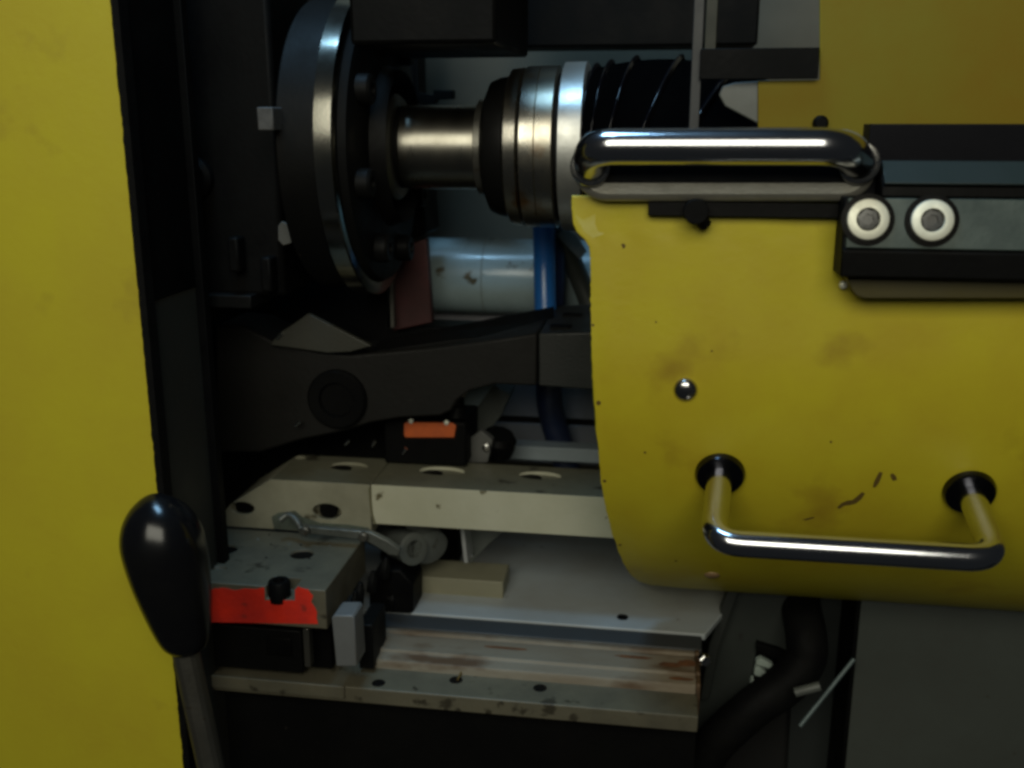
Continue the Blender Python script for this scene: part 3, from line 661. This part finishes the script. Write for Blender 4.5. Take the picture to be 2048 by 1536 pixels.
# cream box
o = mesh("shadow_block", prismpx([(738, 1160), (760, 1140), (800, 1140), (826, 1168), (826, 1244), (738, 1244)], .135, .172), BLACK, bev=.002); tag(o, "black block added for the shadow just left of the cream oblong box", "shadow block")  # added black block standing for the shadow on the cream box's left end
o = mesh("cream_box", boxpx(815, 1158, 1006, 1238, .175, .215), mat("cream_box_paint", (.23, .22, .15), .55, 0, (.18, .17, .115), 14, .7, (.14, .13, .09), 60, .7, .2, 220), bev=.001); tag(o, "cream oblong box on the grey bed behind the rusty cover", "box")
o = mesh("drain_hole_plug", lathe([(-.002, .0052), (.0008, .0050), (.0009, .002)], VZ(1245, 1235, ZB), (0, 0, 1), 20), BLACK, bev=0); tag(o, "small black plug in the grey bed above the rusty cover's right half", "plug")

# ================================================================ RUSTY COVER
Y1c = .118
zt1 = V(1000, 1272, Y1c).z
t = thing("rusty_cover", "long ribbed way cover streaked with brown rust, bottom centre", "way cover", V(1050, 1380, .05))
xl, xr = V(742, 1300, .09).x, V(1392, 1320, .09).x
z = zt1
prof = [(Y1c, z - .03), (Y1c, z), (.1135, z), (.112, z - .0022), (.1085, z - .0022), (.107, z - .0006), (.086, z - .0012), (.0845, z + .0002), (.0815, z + .0002), (.080, z - .002), (.070, z - .0035), (.0688, z - .006), (.0688, z - .03)]
mesh("cover_sheet", prismyz(prof, xl, xr), RUST, t, bev=.0006)
RS = mat("rust_scale", (.16, .06, .018), .8, 0, (.07, .03, .012), 70, .9, bump=.6, bscale=300)
for cx, cy, rx, ry in ((.006, .098, .007, .006), (.020, .094, .011, .0035), (.050, .101, .016, .0025), (.012, .0755, .010, .0025), (.16, .0995, .020, .002)):
    bm = NB(); zz = z - .0006 - (.107 - cy) * .0286 + .0002 if cy > .085 else z - .0025 + .0003
    bm.faces.new([bm.verts.new((xr - cx + math.cos(q * .35) * rx * (1 + .35 * noise.noise(Vector((q * .7, cx * 90, 0)))), cy + math.sin(q * .35) * ry * (1 + .35 * noise.noise(Vector((q * .7, 4, cx * 90)))), zz)) for q in range(18)])
    mesh("rust_patch", bm, RS, t, bev=0)
o2 = mesh("end_cap", prismyz([(y, zz + (.0012 if zz > z - .02 else 0)) for y, zz in prof], xr + .0002, xr + .0035), mat("burnt_rust", (.10, .055, .022), .7, .2, (.04, .022, .01), 60, .9, bump=.8, bscale=300), t, bev=.0004)
o = mesh("black_wiper", prismyz([(Y1c + .001, z - .03), (Y1c + .001, z + .0005), (.134, z + .006), (.134, z - .03)], xl - .01, xr + .006), mat("black_wiper_rubber", (.026, .028, .029), .5), bev=.0012); tag(o, "dark wiper strip running along the back of the rusty cover", "wiper strip")
# machine bed front ledge
zl = V(1000, 1360, .066).z
t = thing("front_ledge", "oily grey ledge in front of the rusty cover, along the bottom", "ledge", V(900, 1500, .0))
mesh("ledge_top", box(V(395, 1360, .05).x, V(1398, 1370, .05).x, .037, .098, zl - .014, zl), CREAMD, t, bev=.001)
mesh("ledge_lip", box(V(395, 1360, .05).x, V(700, 1370, .05).x, .0345, .0368, zl - .010, zl + .0012), CREAMD, t, bev=.0006)
mesh("ledge_skirt", box(V(395, 1360, .05).x, V(1398, 1370, .05).x, .055, .098, -.55, zl - .0145), BLACKM, t, bev=.001)
for x, y in ((757, 1366), (912, 1360), (1080, 1376)):
    mesh("oil_spot", lathe([(-.0003, .006), (.0002, .0055)], VZ(x, y, zl), (0, 0, 1), 14), GROOVE, t, bev=0)
mesh("swarf_curl", tube([VZ(915, 1362, zl) + Vector((0, 0, .001)), VZ(925, 1346, zl) + Vector((0, 0, .003))], .0008, 8), SCUFF, t, bev=0)

# ================================================================ RIGHT BOTTOM
t = thing("drive_bracket", "dark slanting bracket between the rusty cover and the black hose", "bracket", V(1480, 1400, .1))
DB = mat("bracket_dark_green", (.032, .037, .033), .5, 0, (.02, .024, .021), 25, .8, (.02, .02, .018), 80, .66, .3, 240)
mesh("bracket_web", prismpx([(1478, 1150), (1610, 1150), (1612, 1260), (1590, 1310), (1556, 1302), (1515, 1290), (1505, 1360), (1480, 1460), (1360, 1460), (1400, 1360), (1420, 1290)], .19, .23), DB, t, bev=.0015)
mesh("bracket_rib", prismpx([(1468, 1150), (1488, 1150), (1440, 1290), (1418, 1400), (1400, 1400), (1418, 1290)], .175, .1895), mat("rib_dark", (.025, .028, .025), .5), t, bev=.001)
mesh("wire_clamp", prismpx([(1514, 1288), (1560, 1302), (1590, 1318), (1586, 1330), (1545, 1316), (1512, 1302)], .18, .1885), BLACK, t)
o = mesh("hex_nut", lathe([(0, .0055), (.006, .0055), (.007, .004)], V(1406, 1316, .088), (.3, -1, .1), 6), CHROMED); tag(o, "small bright nut at the right end of the rusty cover", "nut")
t = thing("connector_strip", "pale connector strip with two bars behind the black hose", "connector", V(1525, 1350, .16))
mesh("connector_bar", prismpx([(1512, 1322), (1522, 1317), (1546, 1330), (1538, 1338), (1512, 1329)], .182, .1888), WHITE, t)
mesh("connector_bar", prismpx([(1510, 1336), (1518, 1334), (1532, 1344), (1520, 1354), (1508, 1350)], .182, .1888), WHITE, t)
mesh("connector_bar", prismpx([(1503, 1358), (1508, 1358), (1505, 1367), (1500, 1366)], .182, .1888), WHITE, t)
pts = [V(1598, 1100, .215), V(1600, 1200, .20), V(1612, 1270, .16), V(1610, 1320, .15), V(1570, 1370, .145), V(1500, 1420, .14), V(1420, 1500, .14), V(1380, 1600, .14)]
o = mesh("black_hose", tube(spline(pts), 43 * MM(.16), 30), RUBBER, bev=0, smooth=60); tag(o, "thick black hose curving down below the yellow guard", "hose")
o = mesh("steel_rod", tube([V(1708, 1318, .15), V(1600, 1452, .13)], 4.6 * MM(.15), 14), mat("rod_blue_grey", (.12, .16, .165), .4, .2), bev=0); tag(o, "thin pale rod slanting at the foot of the right side panel", "rod")
o = mesh("cable_sleeve", tube([V(1590, 1385, .11), V(1640, 1372, .11)], .004, 14), GREYG, bev=0); tag(o, "short grey sleeve low on the black hose", "sleeve")
t = thing("side_panel", "dull grey lower panel below the guard at the right edge", "machine panel", V(1900, 1600, .06))
mesh("panel_sheet", box(V(1714, 1290, .17).x, V(2600, 1290, .17).x, .17, .175, -.6, V(1800, 1080, .17).z), mat("side_panel_paint", (.065, .074, .066), .5, 0, (.048, .053, .046), 12, .8, (.04, .04, .03), 70, .7, .12), t, bev=.001)
mesh("panel_edge", box(V(1714, 1290, .17).x - .004, V(1714, 1290, .17).x - .0003, .168, .24, -.6, V(1800, 1080, .17).z), BLACK, t, bev=.0006)
o = mesh("inner_panel", prismpx([(1600, 1100), (1722, 1100), (1722, 1800), (1560, 1800)], .232, .236), mat("inner_panel_paint", (.018, .022, .021), .6), bev=0); tag(o, "very dark inner panel left of the grey lower panel, behind the thick black hose", "panel")
# dark lower cabinet back, behind everything at the bottom
mesh("cabinet_back", box(-.6, .8, .245, .25, -.60, ZB - .021), WALLD)["kind"] = 'structure'
